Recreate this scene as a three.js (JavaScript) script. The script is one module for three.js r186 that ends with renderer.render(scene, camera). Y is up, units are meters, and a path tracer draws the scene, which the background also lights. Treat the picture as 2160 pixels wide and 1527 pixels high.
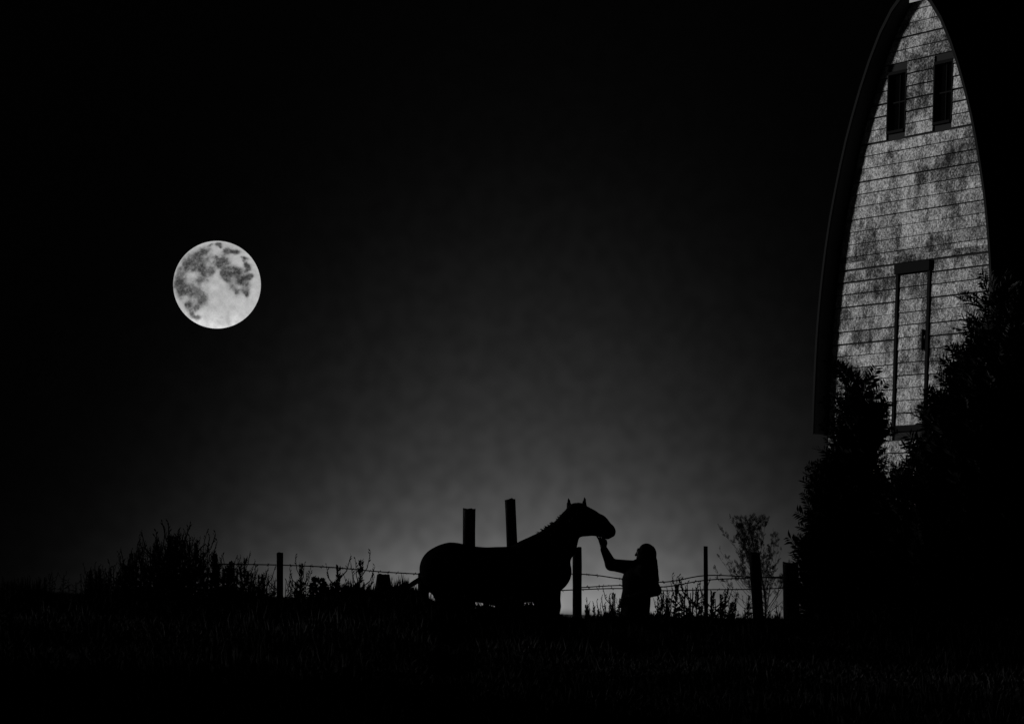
import * as THREE from 'three';
import { mergeGeometries } from 'three/addons/utils/BufferGeometryUtils.js';

// ---------------------------------------------------------------- camera, sky, light, exposure
const PW = 2160, PH = 1527, FOCAL = 10000;               // the photograph's size and the lens, in its pixels
const EYE = new THREE.Vector3(0, 1.5, 0);
const PITCH = Math.atan((1290 - PH / 2) / FOCAL), ROLL = 2 * Math.PI / 180;
const scene = new THREE.Scene();
const camera = new THREE.PerspectiveCamera(2 * Math.atan(PH / 2 / FOCAL) * 180 / Math.PI, PW / PH, 0.5, 9000);
camera.position.copy(EYE);
camera.rotation.set(PITCH, 0, ROLL, 'YXZ');
camera.updateMatrixWorld();
const renderer = new THREE.WebGLRenderer({ antialias: true });
renderer.toneMapping = THREE.LinearToneMapping;
renderer.toneMappingExposure = 1;
renderer.shadowMap.enabled = true;

// seeded randomness and value noise
function rng(seed) { let s = seed | 0; return () => { s = (s + 0x6d2b79f5) | 0; let t = Math.imul(s ^ (s >>> 15), 1 | s); t = (t + Math.imul(t ^ (t >>> 7), 61 | t)) ^ t; return ((t ^ (t >>> 14)) >>> 0) / 4294967296; }; }
const hash = (x, y, s) => { let h = Math.imul(x, 374761393) + Math.imul(y, 668265263) + Math.imul(s, 2246822519); h = Math.imul(h ^ (h >>> 13), 1274126177); return ((h ^ (h >>> 16)) >>> 0) / 4294967296; };
const mod = (a, n) => n ? ((a % n) + n) % n : a;
function vnoise(x, y, s = 0, wrap = 0) {
  const ix = Math.floor(x), iy = Math.floor(y), fx = x - ix, fy = y - iy, u = fx * fx * (3 - 2 * fx), v = fy * fy * (3 - 2 * fy);
  const a = hash(mod(ix, wrap), mod(iy, wrap), s), b = hash(mod(ix + 1, wrap), mod(iy, wrap), s), c = hash(mod(ix, wrap), mod(iy + 1, wrap), s), d = hash(mod(ix + 1, wrap), mod(iy + 1, wrap), s);
  return a + (b - a) * u + (c - a) * v + (a - b - c + d) * u * v;
}
function fbm(x, y, s, oct = 4, wrap = 0) { let v = 0, a = 0.5, n = 0; for (let i = 0; i < oct; i++) { v += a * vnoise(x, y, s + i, wrap); n += a; x *= 2; y *= 2; wrap *= 2; a *= 0.5; } return v / n; }
const smooth = (a, b, x) => { const t = Math.min(1, Math.max(0, (x - a) / (b - a))); return t * t * (3 - 2 * t); };

// night sky: black air with the grey glow of a far light low over the land, uneven as thin haze is
{
  const W = 4096, H = 2048, data = new Float32Array(W * H * 4), r = rng(5);
  const gx = (1150 - 1080) / FOCAL;                       // azimuth of the glow, right of straight ahead
  for (let j = 0; j < H; j++) {
    const el = ((j + 0.5) / H - 0.5) * Math.PI;
    for (let i = 0; i < W; i++) {
      const az = ((i + 0.5) / W - 0.5) * 2 * Math.PI;      // u = 0.5 is +x; straight ahead (-z) is az = -PI/2
      let da = az + Math.PI / 2 - gx; if (da > Math.PI) da -= 2 * Math.PI; if (da < -Math.PI) da += 2 * Math.PI;
      let v = 0.0004;
      if (el > -0.02 && el < 0.3 && Math.abs(da) < 0.4) {
        const e = Math.max(0, el);
        const low = 0.24 * Math.exp(-e / 0.0110) * Math.exp(-0.5 * (da / 0.033) ** 2), wide = 0.062 * Math.exp(-e / 0.0265) * Math.exp(-0.5 * (da / 0.037) ** 2), dome = 0.009 * Math.exp(-0.5 * ((e - 0.03) / 0.026) ** 2) * Math.exp(-0.5 * ((da + 0.004) / 0.026) ** 2);
        v += (low + wide + dome) * (0.8 + 0.4 * r());
      }
      if (el <= 0) v = 0.0004;
      const o = (j * W + i) * 4; data[o] = data[o + 1] = data[o + 2] = v; data[o + 3] = 1;
    }
  }
  const sky = new THREE.DataTexture(data, W, H, THREE.RGBAFormat, THREE.FloatType);
  sky.mapping = THREE.EquirectangularReflectionMapping; sky.magFilter = sky.minFilter = THREE.LinearFilter; sky.needsUpdate = true;
  scene.background = sky; scene.environment = sky;
}
const LIGHT = new THREE.Vector3(-0.85, 0.16, -0.5).normalize();
const sun = new THREE.DirectionalLight(0xffffff, 1.5);
sun.name = 'night_light';
sun.position.copy(LIGHT).multiplyScalar(120).add(new THREE.Vector3(3, 3, -65));
sun.target.position.set(3, 3, -65);
sun.castShadow = true; sun.shadow.radius = 16; sun.shadow.mapSize.set(4096, 4096);
Object.assign(sun.shadow.camera, { left: -45, right: 45, top: 30, bottom: -30, near: 1, far: 260 });
scene.add(sun, sun.target);

// ---------------------------------------------------------------- helpers
const AX = new THREE.Vector3().setFromMatrixColumn(camera.matrixWorld, 0), AY = new THREE.Vector3().setFromMatrixColumn(camera.matrixWorld, 1), AZ = new THREE.Vector3().setFromMatrixColumn(camera.matrixWorld, 2).negate();
function at(px, py, depth) {                               // pixel and distance along -z to a point in the world
  const d = AZ.clone().addScaledVector(AX, (px - PW / 2) / FOCAL).addScaledVector(AY, (PH / 2 - py) / FOCAL);
  return EYE.clone().addScaledVector(d, depth / -d.z);
}
const used = {};
function numbered(name) { used[name] = (used[name] ?? -1) + 1; return used[name] ? name + '_' + String(used[name]).padStart(3, '0') : name; }
function tag(o, label, category, group, kind) { Object.assign(o.userData, { label, category }); if (group) o.userData.group = group; if (kind) o.userData.kind = kind; return o; }
function thing(name, pos, turn, label, category, group) { const g = new THREE.Group(); g.name = numbered(name); if (pos) g.position.copy(pos); g.rotation.y = turn || 0; scene.add(g); return tag(g, label, category, group); }
function part(name, geo, mat, parent) { const m = new THREE.Mesh(geo, mat); m.name = name; m.castShadow = m.receiveShadow = true; parent.add(m); return m; }
function lone(name, geo, mat, label, category, group) { const m = part(numbered(name), geo, mat, scene); return tag(m, label, category, group); }
function structure(name, geo, mat) { const m = part(numbered(name), geo, mat, scene); m.userData.kind = 'structure'; return m; }
const grey = (v) => new THREE.Color().setRGB(v, v, v);
const mat = (v, rough = 0.95, extra = {}) => new THREE.MeshPhysicalMaterial({ color: grey(v), roughness: rough, specularIntensity: 0.3, ...extra });
function tex(n, f, srgb = true) {
  const d = new Uint8Array(n * n * 4);
  for (let j = 0; j < n; j++) for (let i = 0; i < n; i++) { const v = Math.max(0, Math.min(1, f(i / n, j / n, i, j))) * 255, o = (j * n + i) * 4; d[o] = d[o + 1] = d[o + 2] = v; d[o + 3] = 255; }
  const t = new THREE.DataTexture(d, n, n); t.wrapS = t.wrapT = THREE.RepeatWrapping; t.magFilter = THREE.LinearFilter; t.minFilter = THREE.LinearMipmapLinearFilter; t.generateMipmaps = true;
  if (srgb) t.colorSpace = THREE.SRGBColorSpace; t.needsUpdate = true; return t;
}
function geom(pos, idx, uv) { const g = new THREE.BufferGeometry(); g.setAttribute('position', new THREE.Float32BufferAttribute(pos, 3)); if (uv) g.setAttribute('uv', new THREE.Float32BufferAttribute(uv, 2)); g.setIndex(idx); g.computeVertexNormals(); return g; }
function tube(pts, radii, sides = 6) {                     // a tapered tube through points, ends closed
  const pos = [], idx = [], n = pts.length, T = new THREE.Vector3(), A = new THREE.Vector3(), B = new THREE.Vector3();
  for (let i = 0; i < n; i++) {
    T.subVectors(pts[Math.min(n - 1, i + 1)], pts[Math.max(0, i - 1)]).normalize();
    A.set(Math.abs(T.x) > 0.9 ? 0 : 1, 0, Math.abs(T.x) > 0.9 ? 1 : 0).cross(T).normalize(); B.crossVectors(T, A);
    for (let k = 0; k < sides; k++) { const a = k / sides * 2 * Math.PI, c = Math.cos(a) * radii[i], s = Math.sin(a) * radii[i]; pos.push(pts[i].x + A.x * c + B.x * s, pts[i].y + A.y * c + B.y * s, pts[i].z + A.z * c + B.z * s); }
  }
  for (let i = 0; i < n - 1; i++) for (let k = 0; k < sides; k++) { const a = i * sides + k, b = i * sides + (k + 1) % sides; idx.push(a, b, a + sides, b, b + sides, a + sides); }
  for (const [e, f] of [[0, 1], [n - 1, 0]]) { const c = pos.length / 3; pos.push(pts[e].x, pts[e].y, pts[e].z); for (let k = 0; k < sides; k++) { const a = e * sides + k, b = e * sides + (k + 1) % sides; f ? idx.push(c, b, a) : idx.push(c, a, b); } }
  return geom(pos, idx);
}
const bare = (g) => { const h = g.index ? g : g; h.deleteAttribute('uv'); return h; };
const merge = (list) => mergeGeometries(list.map(bare));

// smooth union of tapered capsules, meshed by surface nets
function makeSdf(prims) {
  const P = prims.map(({ a, b = a, r, s = r, z = 1, k = 0.04 }) => {
    const cz = (a.z + b.z) / 2, az = cz + (a.z - cz) / z, bz = cz + (b.z - cz) / z, dx = b.x - a.x, dy = b.y - a.y, dz = bz - az;
    return { ax: a.x, ay: a.y, az, dx, dy, dz, l: dx * dx + dy * dy + dz * dz || 1, r, s, z, cz, k };
  });
  return (x, y, z0) => {
    let d = 1e3;
    for (const p of P) {
      const z = p.cz + (z0 - p.cz) / p.z, qx = x - p.ax, qy = y - p.ay, qz = z - p.az;
      let t = (qx * p.dx + qy * p.dy + qz * p.dz) / p.l; t = t < 0 ? 0 : t > 1 ? 1 : t;
      const e = Math.hypot(qx - p.dx * t, qy - p.dy * t, qz - p.dz * t) - (p.r + (p.s - p.r) * t);
      const h = Math.max(p.k - Math.abs(d - e), 0) / p.k; d = Math.min(d, e) - h * h * p.k * 0.25;
    }
    return d;
  };
}
function surface(prims, cell, cut) {
  const sdf0 = makeSdf(prims), sdf = cut ? (x, y, z) => cut(x, y, z, sdf0(x, y, z)) : sdf0;
  const lo = [1e9, 1e9, 1e9], hi = [-1e9, -1e9, -1e9];
  for (const { a, b = a, r, s = r, z = 1 } of prims) for (const [q, w] of [[a, r], [b, s]]) ['x', 'y', 'z'].forEach((c, i) => { const m = w * (i === 2 ? Math.max(1, z) : 1) + 4 * cell; lo[i] = Math.min(lo[i], q[c] - m); hi[i] = Math.max(hi[i], q[c] + m); });
  const N = lo.map((l, i) => Math.ceil((hi[i] - l) / cell) + 1), [nx, ny, nz] = N, F = new Float32Array(nx * ny * nz), id = (i, j, k) => (k * ny + j) * nx + i;
  for (let k = 0; k < nz; k++) for (let j = 0; j < ny; j++) for (let i = 0; i < nx; i++) F[id(i, j, k)] = sdf(lo[0] + i * cell, lo[1] + j * cell, lo[2] + k * cell);
  const vid = new Int32Array(nx * ny * nz).fill(-1), pos = [], idx = [];
  for (let k = 0; k < nz - 1; k++) for (let j = 0; j < ny - 1; j++) for (let i = 0; i < nx - 1; i++) {
    let n = 0, x = 0, y = 0, z = 0, inside = 0; const v = [];
    for (let c = 0; c < 8; c++) { const f = F[id(i + (c & 1), j + (c >> 1 & 1), k + (c >> 2))]; v.push(f); if (f < 0) inside++; }
    if (!inside || inside === 8) continue;
    for (let a = 0; a < 8; a++) for (const bit of [1, 2, 4]) { const b = a | bit; if (b === a || (v[a] < 0) === (v[b] < 0)) continue; const t = v[a] / (v[a] - v[b]); x += (a & 1) + (bit === 1 ? t : 0); y += (a >> 1 & 1) + (bit === 2 ? t : 0); z += (a >> 2) + (bit === 4 ? t : 0); n++; }
    vid[id(i, j, k)] = pos.length / 3; pos.push(lo[0] + (i + x / n) * cell, lo[1] + (j + y / n) * cell, lo[2] + (k + z / n) * cell);
  }
  for (let k = 1; k < nz - 1; k++) for (let j = 1; j < ny - 1; j++) for (let i = 1; i < nx - 1; i++) {
    const f = F[id(i, j, k)] < 0;
    const quad = (a, b, c, d, flip) => { if (a < 0 || b < 0 || c < 0 || d < 0) return; flip ? idx.push(a, c, b, a, d, c) : idx.push(a, b, c, a, c, d); };
    if (f !== F[id(i + 1, j, k)] < 0) quad(vid[id(i, j - 1, k - 1)], vid[id(i, j, k - 1)], vid[id(i, j, k)], vid[id(i, j - 1, k)], !f);
    if (f !== F[id(i, j + 1, k)] < 0) quad(vid[id(i - 1, j, k - 1)], vid[id(i - 1, j, k)], vid[id(i, j, k)], vid[id(i, j, k - 1)], !f);
    if (f !== F[id(i, j, k + 1)] < 0) quad(vid[id(i - 1, j - 1, k)], vid[id(i, j - 1, k)], vid[id(i, j, k)], vid[id(i - 1, j, k)], !f);
  }
  return geom(pos, idx);
}

// ---------------------------------------------------------------- ground
const LOW = 0.65, CREST = 44;
const crestPx = [[-3000, 1245], [0, 1250], [300, 1262], [560, 1270], [645, 1268], [690, 1253], [790, 1259], [850, 1259], [890, 1266], [915, 1283], [935, 1301], [1000, 1299], [1016, 1292], [1048, 1292], [1088, 1291], [1100, 1287], [1125, 1290], [1142, 1306], [1200, 1311], [1400, 1313], [1600, 1310], [1700, 1318], [2160, 1337], [5000, 1437]];
const crestPts = crestPx.map(([x, y]) => at(x, y, CREST));
function crestY(x) {
  const t = x; let i = 0; while (i < crestPts.length - 2 && crestPts[i + 1].x < t) i++;
  const a = crestPts[i], b = crestPts[i + 1], k = Math.min(1, Math.max(0, (t - a.x) / (b.x - a.x)));
  return a.y + (b.y - a.y) * (k * k * (3 - 2 * k));
}
function groundY(x, z) {
  const d = -z, c = crestY(x * CREST / Math.max(30, Math.min(CREST, d)));
  let y = d <= 0 ? 0 : d < CREST ? c * d / CREST : c + (LOW - c) * smooth(CREST, CREST + 3.2, d);
  const fade = d > 0 && d < 70 ? 1 : 0.3;
  y += fade * (0.035 * (fbm(x * 0.9, z * 0.5, 11, 3) - 0.5)) * (d < CREST + 4 ? 1 : 0.3);
  return y;
}
{
  const xs = [], zs = [];
  for (let x = -10; x <= 16.01; x += 0.2) xs.push(x);
  for (let s = 1; xs.at(-1) < 3000; s *= 1.5) xs.push(xs.at(-1) + s);
  for (let s = 1; xs[0] > -3000; s *= 1.5) xs.unshift(xs[0] - s);
  for (let z = -18; z >= -54.01; z -= 0.2) zs.push(z);
  for (let s = 1; zs.at(-1) > -5000; s *= 1.4) zs.push(zs.at(-1) - s);
  for (let s = 1; zs[0] < 400; s *= 1.3) zs.unshift(zs[0] + s);
  const pos = [], uv = [], idx = [], n = xs.length;
  zs.forEach((z) => xs.forEach((x) => { pos.push(x, groundY(x, z), z); uv.push(x / 2, z / 2); }));
  for (let j = 0; j < zs.length - 1; j++) for (let i = 0; i < n - 1; i++) { const a = j * n + i; idx.push(a, a + 1, a + n, a + 1, a + n + 1, a + n); }
  const soil = tex(256, (u, v) => 0.16 + 0.16 * fbm(u * 16, v * 16, 40, 4, 16));
  structure('ground', geom(pos, idx, uv), mat(1, 1, { map: soil }));
}

// ---------------------------------------------------------------- moon
{
  const spots = [[500, 450, 150, 105, .8], [580, 350, 62, 48, .9], [420, 500, 90, 70, .8], [330, 580, 80, 70, .8], [260, 700, 75, 80, .95], [245, 800, 70, 70, .85], [300, 880, 80, 60, .8], [390, 880, 70, 50, .7], [470, 590, 42, 40, .95], [560, 590, 62, 60, .95], [700, 640, 48, 48, 1], [615, 665, 45, 35, .7], [530, 750, 60, 40, .6], [630, 740, 70, 50, .45], [430, 840, 90, 90, .45], [520, 930, 110, 90, .5], [600, 980, 60, 60, .55], [560, 1050, 60, 40, .7], [390, 1050, 45, 40, .95], [400, 1100, 40, 60, .8], [435, 1175, 34, 30, 1.3], [500, 1230, 60, 24, 1.2], [490, 1110, 40, 34, .9], [290, 960, 40, 50, .6], [770, 250, 50, 24, 1], [660, 265, 26, 18, .9], [800, 280, 20, 20, .9], [880, 355, 52, 40, 1.05], [975, 355, 50, 28, .95], [1030, 340, 34, 24, .8], [800, 480, 80, 70, .85], [860, 510, 70, 60, .8], [760, 445, 36, 30, .9], [780, 550, 50, 30, .8], [880, 590, 50, 30, .6], [870, 670, 40, 40, 1.05], [940, 660, 70, 70, .95], [1020, 615, 70, 50, 1.05], [1080, 700, 60, 70, 1.05], [1160, 690, 60, 34, .9], [1200, 670, 40, 26, 1], [920, 740, 46, 30, .8], [1080, 760, 44, 30, 1], [1150, 800, 50, 60, .75], [970, 830, 46, 50, .7], [1030, 900, 36, 44, .85], [1140, 870, 46, 34, .9], [1165, 920, 24, 34, 1], [1120, 430, 34, 24, .9], [1130, 490, 24, 44, .9], [1165, 550, 38, 44, 1.05], [1140, 600, 26, 20, .7]];
  const N = 1024;
  const map = tex(N, (u, v) => {
    const lon = (u - 0.5) * 2 * Math.PI, lat = (v - 0.5) * Math.PI, x = Math.cos(lat) * Math.sin(lon), y = Math.sin(lat), z = Math.cos(lat) * Math.cos(lon);
    if (z < -0.1) return 0.6;
    const wx = x + 0.09 * (fbm(x * 9 + 20, y * 9 + 20, 70, 4) - 0.5), wy = y + 0.09 * (fbm(x * 9 + 50, y * 9 + 50, 75, 4) - 0.5);
    let m = 0;
    for (const [sx, sy, rx, ry, w] of spots) { const a = (wx - (sx - 743) / 585) / (rx / 585), b = (wy - (768 - sy) / 585) / (ry / 585), q = a * a + b * b; if (q < 6) m = m + w * Math.exp(-q * 0.75) * (1 - 0.6 * Math.min(1.3, m)); }
    m = smooth(-0.15, 1.15, m * (0.35 + 1.3 * fbm(x * 12 + 9, y * 12 + 9, 77, 5))) * (0.7 + 0.6 * fbm(x * 30 + 19, y * 30 + 9, 97, 3)) - 0.05;
    const high = 0.70 + 0.14 * (fbm(x * 7 + 5, y * 7 + 5, 80, 4) - 0.5) + 0.05 * (vnoise(x * 60 + 99, y * 60 + 99, 81) - 0.5);
    const bright = 0.16 * Math.max(0, Math.min(1, (-y - 0.55) * 2.2)) * fbm(x * 10 + 3, y * 10 + 3, 88, 3) * 1.6;
    return high + bright - 0.44 * Math.min(1.2, m);
  });
  const moonMat = new THREE.MeshStandardMaterial({ color: 0x000000, roughness: 1, emissive: 0xffffff, emissiveMap: map, emissiveIntensity: 1 });
  const g = new THREE.SphereGeometry(3000 * 92.6 / FOCAL, 96, 64);
  const m = lone('moon', g, moonMat, 'full moon with dark grey seas hanging in the black night sky', 'moon');
  m.position.copy(at(457, 600.5, 3000));
  m.rotation.set(0.02, Math.PI / 2 * -1 + 0.0, 0, 'YXZ');
  m.castShadow = false;
}

// ---------------------------------------------------------------- barn
{
  const TURN = -Math.PI / 2 + 20.3 * Math.PI / 180;
  const corner = at(1748, 950, 94.3), tR = new THREE.Vector3(Math.cos(TURN), 0, -Math.sin(TURN));
  const base = corner.clone().addScaledVector(tR, 3.88); base.y = LOW;
  const barn = thing('barn', base, TURN, 'tall white board barn with a pointed curved roof behind the dark trees', 'barn');
  const Y = (h) => h - LOW;                                // heights below are above the camera's zero
  const prof = [[5.24, 4.0], [6, 3.99], [6.5, 3.975], [7, 3.95], [7.5, 3.905], [8, 3.83], [8.5, 3.74], [9, 3.62], [9.5, 3.47], [10, 3.28], [10.5, 3.07], [11, 2.83], [11.5, 2.54], [12, 2.21], [12.5, 1.83], [13, 1.37], [13.4, 0.86], [13.66, 0.34], [13.75, 0]];
  const half = (h) => { if (h <= prof[0][0]) return 4.0; if (h >= 13.75) return 0; let i = 0; while (prof[i + 1][0] < h) i++; const [a, p] = prof[i], [b, q] = prof[i + 1]; return p + (q - p) * (h - a) / (b - a); };
  const wallHalf = (h) => Math.max(0, half(h) - 0.1);
  const paint = tex(1024, (u, v) => {
    const patch = fbm(u * 14, v * 14, 100, 4, 14), streak = vnoise(u * 128, v * 40, 104, 0), speck = vnoise(u * 160, v * 200, 106, 0), fine = vnoise(u * 300, v * 400, 107, 0);
    let a = 0.79 + 0.50 * (patch - 0.5) + 0.10 * (streak - 0.5) + 0.60 * (fine - 0.5) + 0.48 * (speck - 0.5);
    a -= 0.36 * smooth(0.58, 0.78, speck * 0.55 + fbm(u * 40, v * 34, 110, 3, 0) * 0.62);   // paint flaked off to grey wood
    a -= 0.30 * smooth(0.53, 0.72, fbm(u * 9, v * 16, 115, 5, 0));
    return a;
  });
  const boardMats = [1.0, 0.95, 0.89, 0.8].map((k) => mat(k, 0.9, { map: paint }));
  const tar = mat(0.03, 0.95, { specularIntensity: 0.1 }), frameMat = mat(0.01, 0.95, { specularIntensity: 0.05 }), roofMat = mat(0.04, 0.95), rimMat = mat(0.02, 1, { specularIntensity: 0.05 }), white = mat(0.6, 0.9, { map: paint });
  // backing wall of dark tarred sheathing, with openings
  const arch = (fn, from, steps = 40) => { const s = new THREE.Shape(), pts = []; for (let i = 0; i <= steps; i++) { const h = from + (13.75 - from) * (1 - (1 - i / steps) ** 2); pts.push([fn(h), Y(h)]); } s.moveTo(-pts[0][0], 0); s.lineTo(pts[0][0], 0); pts.forEach(([a, b]) => s.lineTo(a, b)); pts.reverse().forEach(([a, b]) => s.lineTo(-a, b)); return s; };
  const openings = [{ x0: -1.585, x1: -0.715, h0: 11.05, h1: 12.26 }, { x0: 0.505, x1: 1.355, h0: 11.05, h1: 12.27 }];
  const door = { x0: -0.885, x1: 0.655, h0: 5.2, h1: 8.47 };
  const wallShape = arch((h) => wallHalf(h) - 0.005, 5.24);
  for (const o of openings) { const p = new THREE.Path(); p.moveTo(o.x0, Y(o.h0)); p.lineTo(o.x1, Y(o.h0)); p.lineTo(o.x1, Y(o.h1)); p.lineTo(o.x0, Y(o.h1)); p.closePath(); wallShape.holes.push(p); }
  const wallGeo = new THREE.ExtrudeGeometry(wallShape, { depth: 0.12, bevelEnabled: false }); wallGeo.translate(0, 0, -0.15);
  part('sheathing', wallGeo, tar, barn);
  // siding boards, one by one
  const r = rng(21), ROW = 0.245;
  function board(x0, x1, y0, y1, xa, xb, z, th, parent, name) {   // lower edge x0..x1, upper edge xa..xb
    const sag = (r() - 0.5) * 0.008, P = [[x0, y0], [x1, y0 + sag], [xb, y1 + sag], [xa, y1]], pos = [], uv = [], idx = [], ou = 20 + 0.05 * r(), ov = 0.05 * r();
    const tilt = 0.006 + 0.006 * r();
    for (const back of [0, 1]) P.forEach(([a, b], i) => { pos.push(a, b, back ? z : z + th + (i < 2 ? tilt : 0)); uv.push((a + ou) / 8, (b + ov) / 8); });
    idx.push(0, 1, 2, 0, 2, 3, 4, 6, 5, 4, 7, 6); for (let i = 0; i < 4; i++) { const j = (i + 1) % 4; idx.push(i, i + 4, j, j, i + 4, j + 4); }
    const g = geom(pos, idx, uv).toNonIndexed(); g.computeVertexNormals();
    part(name, g, boardMats[Math.min(3, Math.floor(r() * r() * 5))], parent);
  }
  for (let row = 0, h = LOW + 0.25; h < 13.6; row++, h += ROW) {
    const gap = 0.012 + 0.04 * r() * r(), top = Math.min(h + ROW - gap, 13.72), w0 = wallHalf(h) - 0.02, w1 = wallHalf(top) - 0.02;
    if (w0 < 0.12) break;
    const holes = [...openings.map((o) => ({ ...o, x0: o.x0 - 0.0, x1: o.x1 + 0.0 })), door].filter((o) => o.h0 < top - 0.03 && o.h1 > h + 0.03);
    let spans = [[-w0, w0]];
    for (const o of holes) spans = spans.flatMap(([a, b]) => o.x1 <= a || o.x0 >= b ? [[a, b]] : [[a, o.x0], [o.x1, b]].filter(([c, d]) => d - c > 0.05));
    for (const [a, b] of spans) {
      const cuts = [a]; let x = a + 1.2 + 3.4 * r();
      while (x < b - 0.5) { cuts.push(x); x += 2.6 + 2.4 * r(); }
      cuts.push(b);
      for (let i = 0; i + 1 < cuts.length; i++) {
        const j0 = i ? 0.004 : 0, j1 = i + 2 < cuts.length ? 0.006 : 0, L = cuts[i] + j0, R = cuts[i + 1] - j1;
        const L1 = a === -w0 && !i ? Math.max(L, -w1) : L, R1 = b === w0 && i + 2 === cuts.length ? Math.min(R, w1) : R;
        if (R1 - L1 < 0.02) continue;
        let y0 = h, y1 = top;
        for (const o of holes) if (!(o.x1 <= L + 0.01 || o.x0 >= R - 0.01)) { if (o.h1 < top) y0 = Math.max(y0, o.h1); else y1 = Math.min(y1, o.h0); }
        board(L, R, Y(y0), Y(y1), L1, R1, -0.028 + 0.004 * r(), 0.024, barn, 'siding_board');
      }
    }
  }
  // openings above: deep dark window boxes with frame, mullion and dusty panes
  const glass = new THREE.MeshPhysicalMaterial({ color: 0xffffff, roughness: 0.04, transmission: 1, thickness: 0, ior: 1.5 });
  const box = (x0, x1, y0, y1, z0, z1) => new THREE.BoxGeometry(x1 - x0, y1 - y0, z1 - z0).translate((x0 + x1) / 2, (y0 + y1) / 2, (z0 + z1) / 2);
  for (const o of openings) {
    const y0 = Y(o.h0), y1 = Y(o.h1);
    const w = part('window', merge([box(o.x0, o.x0 + 0.05, y0, y1, -0.12, 0.012), box(o.x1 - 0.05, o.x1, y0, y1, -0.12, 0.012), box(o.x0 + 0.05, o.x1 - 0.05, y1 - 0.06, y1, -0.12, 0.012), box(o.x0 + 0.05, o.x1 - 0.05, y0, y0 + 0.05, -0.12, 0.03)]), frameMat, barn);
    const m = (o.x0 + o.x1) / 2, n = (y0 + y1) / 2;
    part('glazing_bar', merge([box(m - 0.015, m + 0.015, y0 + 0.05, y1 - 0.06, -0.1, -0.06)]), frameMat, w);
    part('glazing_bar', box(o.x0 + 0.05, m - 0.015, n - 0.015, n + 0.015, -0.1, -0.06), frameMat, w);
    part('glazing_bar', box(m + 0.015, o.x1 - 0.05, n - 0.015, n + 0.015, -0.1, -0.06), frameMat, w);
    for (const [a, b] of [[o.x0 + 0.05, m - 0.015], [m + 0.015, o.x1 - 0.05]]) for (const [c, d] of [[y0 + 0.05, n - 0.015], [n + 0.015, y1 - 0.06]]) part('pane', box(a, b, c, d, -0.09, -0.084), glass, w);
  }
  // hay door: boarded leaf inside a dark frame, with a dark bar handle
  {
    const d = new THREE.Group(); d.name = 'hay_door'; barn.add(d);
    const y0 = Y(door.h0), y1 = Y(door.h1), jl = 0.11, jr = 0.12;
    part('door_jamb', box(door.x0, door.x0 + jl, y0, y1 - 0.2, -0.03, 0.03), frameMat, d);
    part('door_jamb', box(door.x1 - jr, door.x1, y0, y1 - 0.2, -0.03, 0.03), frameMat, d);
    part('door_lintel', box(door.x0, door.x1 + 0.03, y1 - 0.2, y1, -0.03, 0.07), frameMat, d);
    part('door_sill', box(door.x0, door.x1, y0 + 0.02, y0 + 0.12, -0.03, 0.04), frameMat, d);
    const a = door.x0 + jl + 0.01, b = door.x1 - jr - 0.01;
    for (let h = y0 + 0.14; h < y1 - 0.24; h += 0.243) { const t = Math.min(h + 0.243 - 0.012 - 0.014 * r(), y1 - 0.22); board(a + 0.008 * r(), b - 0.008 * r(), h, t, a, b, -0.028, 0.022, d, 'door_board'); }
    part('door_handle', merge([box(b - 0.13, b - 0.09, y0 + 1.55, y0 + 1.95, 0.01, 0.05), box(b - 0.12, b - 0.10, y0 + 1.57, y0 + 1.60, -0.01, 0.012), box(b - 0.12, b - 0.10, y0 + 1.90, y0 + 1.93, -0.01, 0.012)]), frameMat, d);
  }
  // roof shell along the barn, and the board that edges its front
  const strip = (off0, off1, z0, z1, low) => {
    const prf = []; for (let i = 0; i <= 44; i++) { const h = low + (13.75 - low) * (1 - (1 - i / 44) ** 2); prf.push([half(h), Y(h)]); }
    const side = [...prf.map(([a, b]) => [a, b]), ...prf.slice(0, -1).reverse().map(([a, b]) => [-a, b])];
    const offs = side.map((p, i) => { const q = side[Math.max(0, i - 1)], s = side[Math.min(side.length - 1, i + 1)], dx = s[0] - q[0], dy = s[1] - q[1], l = Math.hypot(dx, dy); return [dy / l, -dx / l]; });
    const pos = [], idx = [];
    side.forEach((p, i) => { for (const [o, z] of [[off0, z0], [off1, z0], [off1, z1], [off0, z1]]) pos.push(p[0] + offs[i][0] * o, p[1] + offs[i][1] * o, z); });
    for (let i = 0; i + 1 < side.length; i++) for (let k = 0; k < 4; k++) { const a = i * 4 + k, b = i * 4 + (k + 1) % 4; idx.push(a, b, a + 4, b, b + 4, a + 4); }
    const e = (side.length - 1) * 4; idx.push(0, 2, 1, 0, 3, 2, e, e + 1, e + 2, e, e + 2, e + 3);
    const g = geom(pos, idx).toNonIndexed(); g.computeVertexNormals(); return g;
  };
  const roof = part('roof', strip(-0.05, 0.05, -20, 0.28, 5.24), roofMat, barn);
  part('barge_board', strip(-0.045, 0.045, 0.283, 0.31, 5.24), rimMat, roof);
  part('ridge_cap', merge([box(-0.16, 0.16, Y(13.84), Y(14.0), -20, 0.34)]), mat(0.75, 0.6), roof);
  part('pale_plate', box(-0.03, 0.58, Y(13.44), Y(13.70), 0.312, 0.318), mat(0.7, 0.6), roof);  // small pale plate across the front of the roof tip
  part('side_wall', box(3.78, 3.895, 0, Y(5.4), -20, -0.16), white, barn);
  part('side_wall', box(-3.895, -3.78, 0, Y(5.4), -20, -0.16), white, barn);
  part('rear_wall', new THREE.ExtrudeGeometry(arch((h) => wallHalf(h) - 0.01, 5.24), { depth: 0.1, bevelEnabled: false }).translate(0, 0, -20.1), white, barn);
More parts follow.
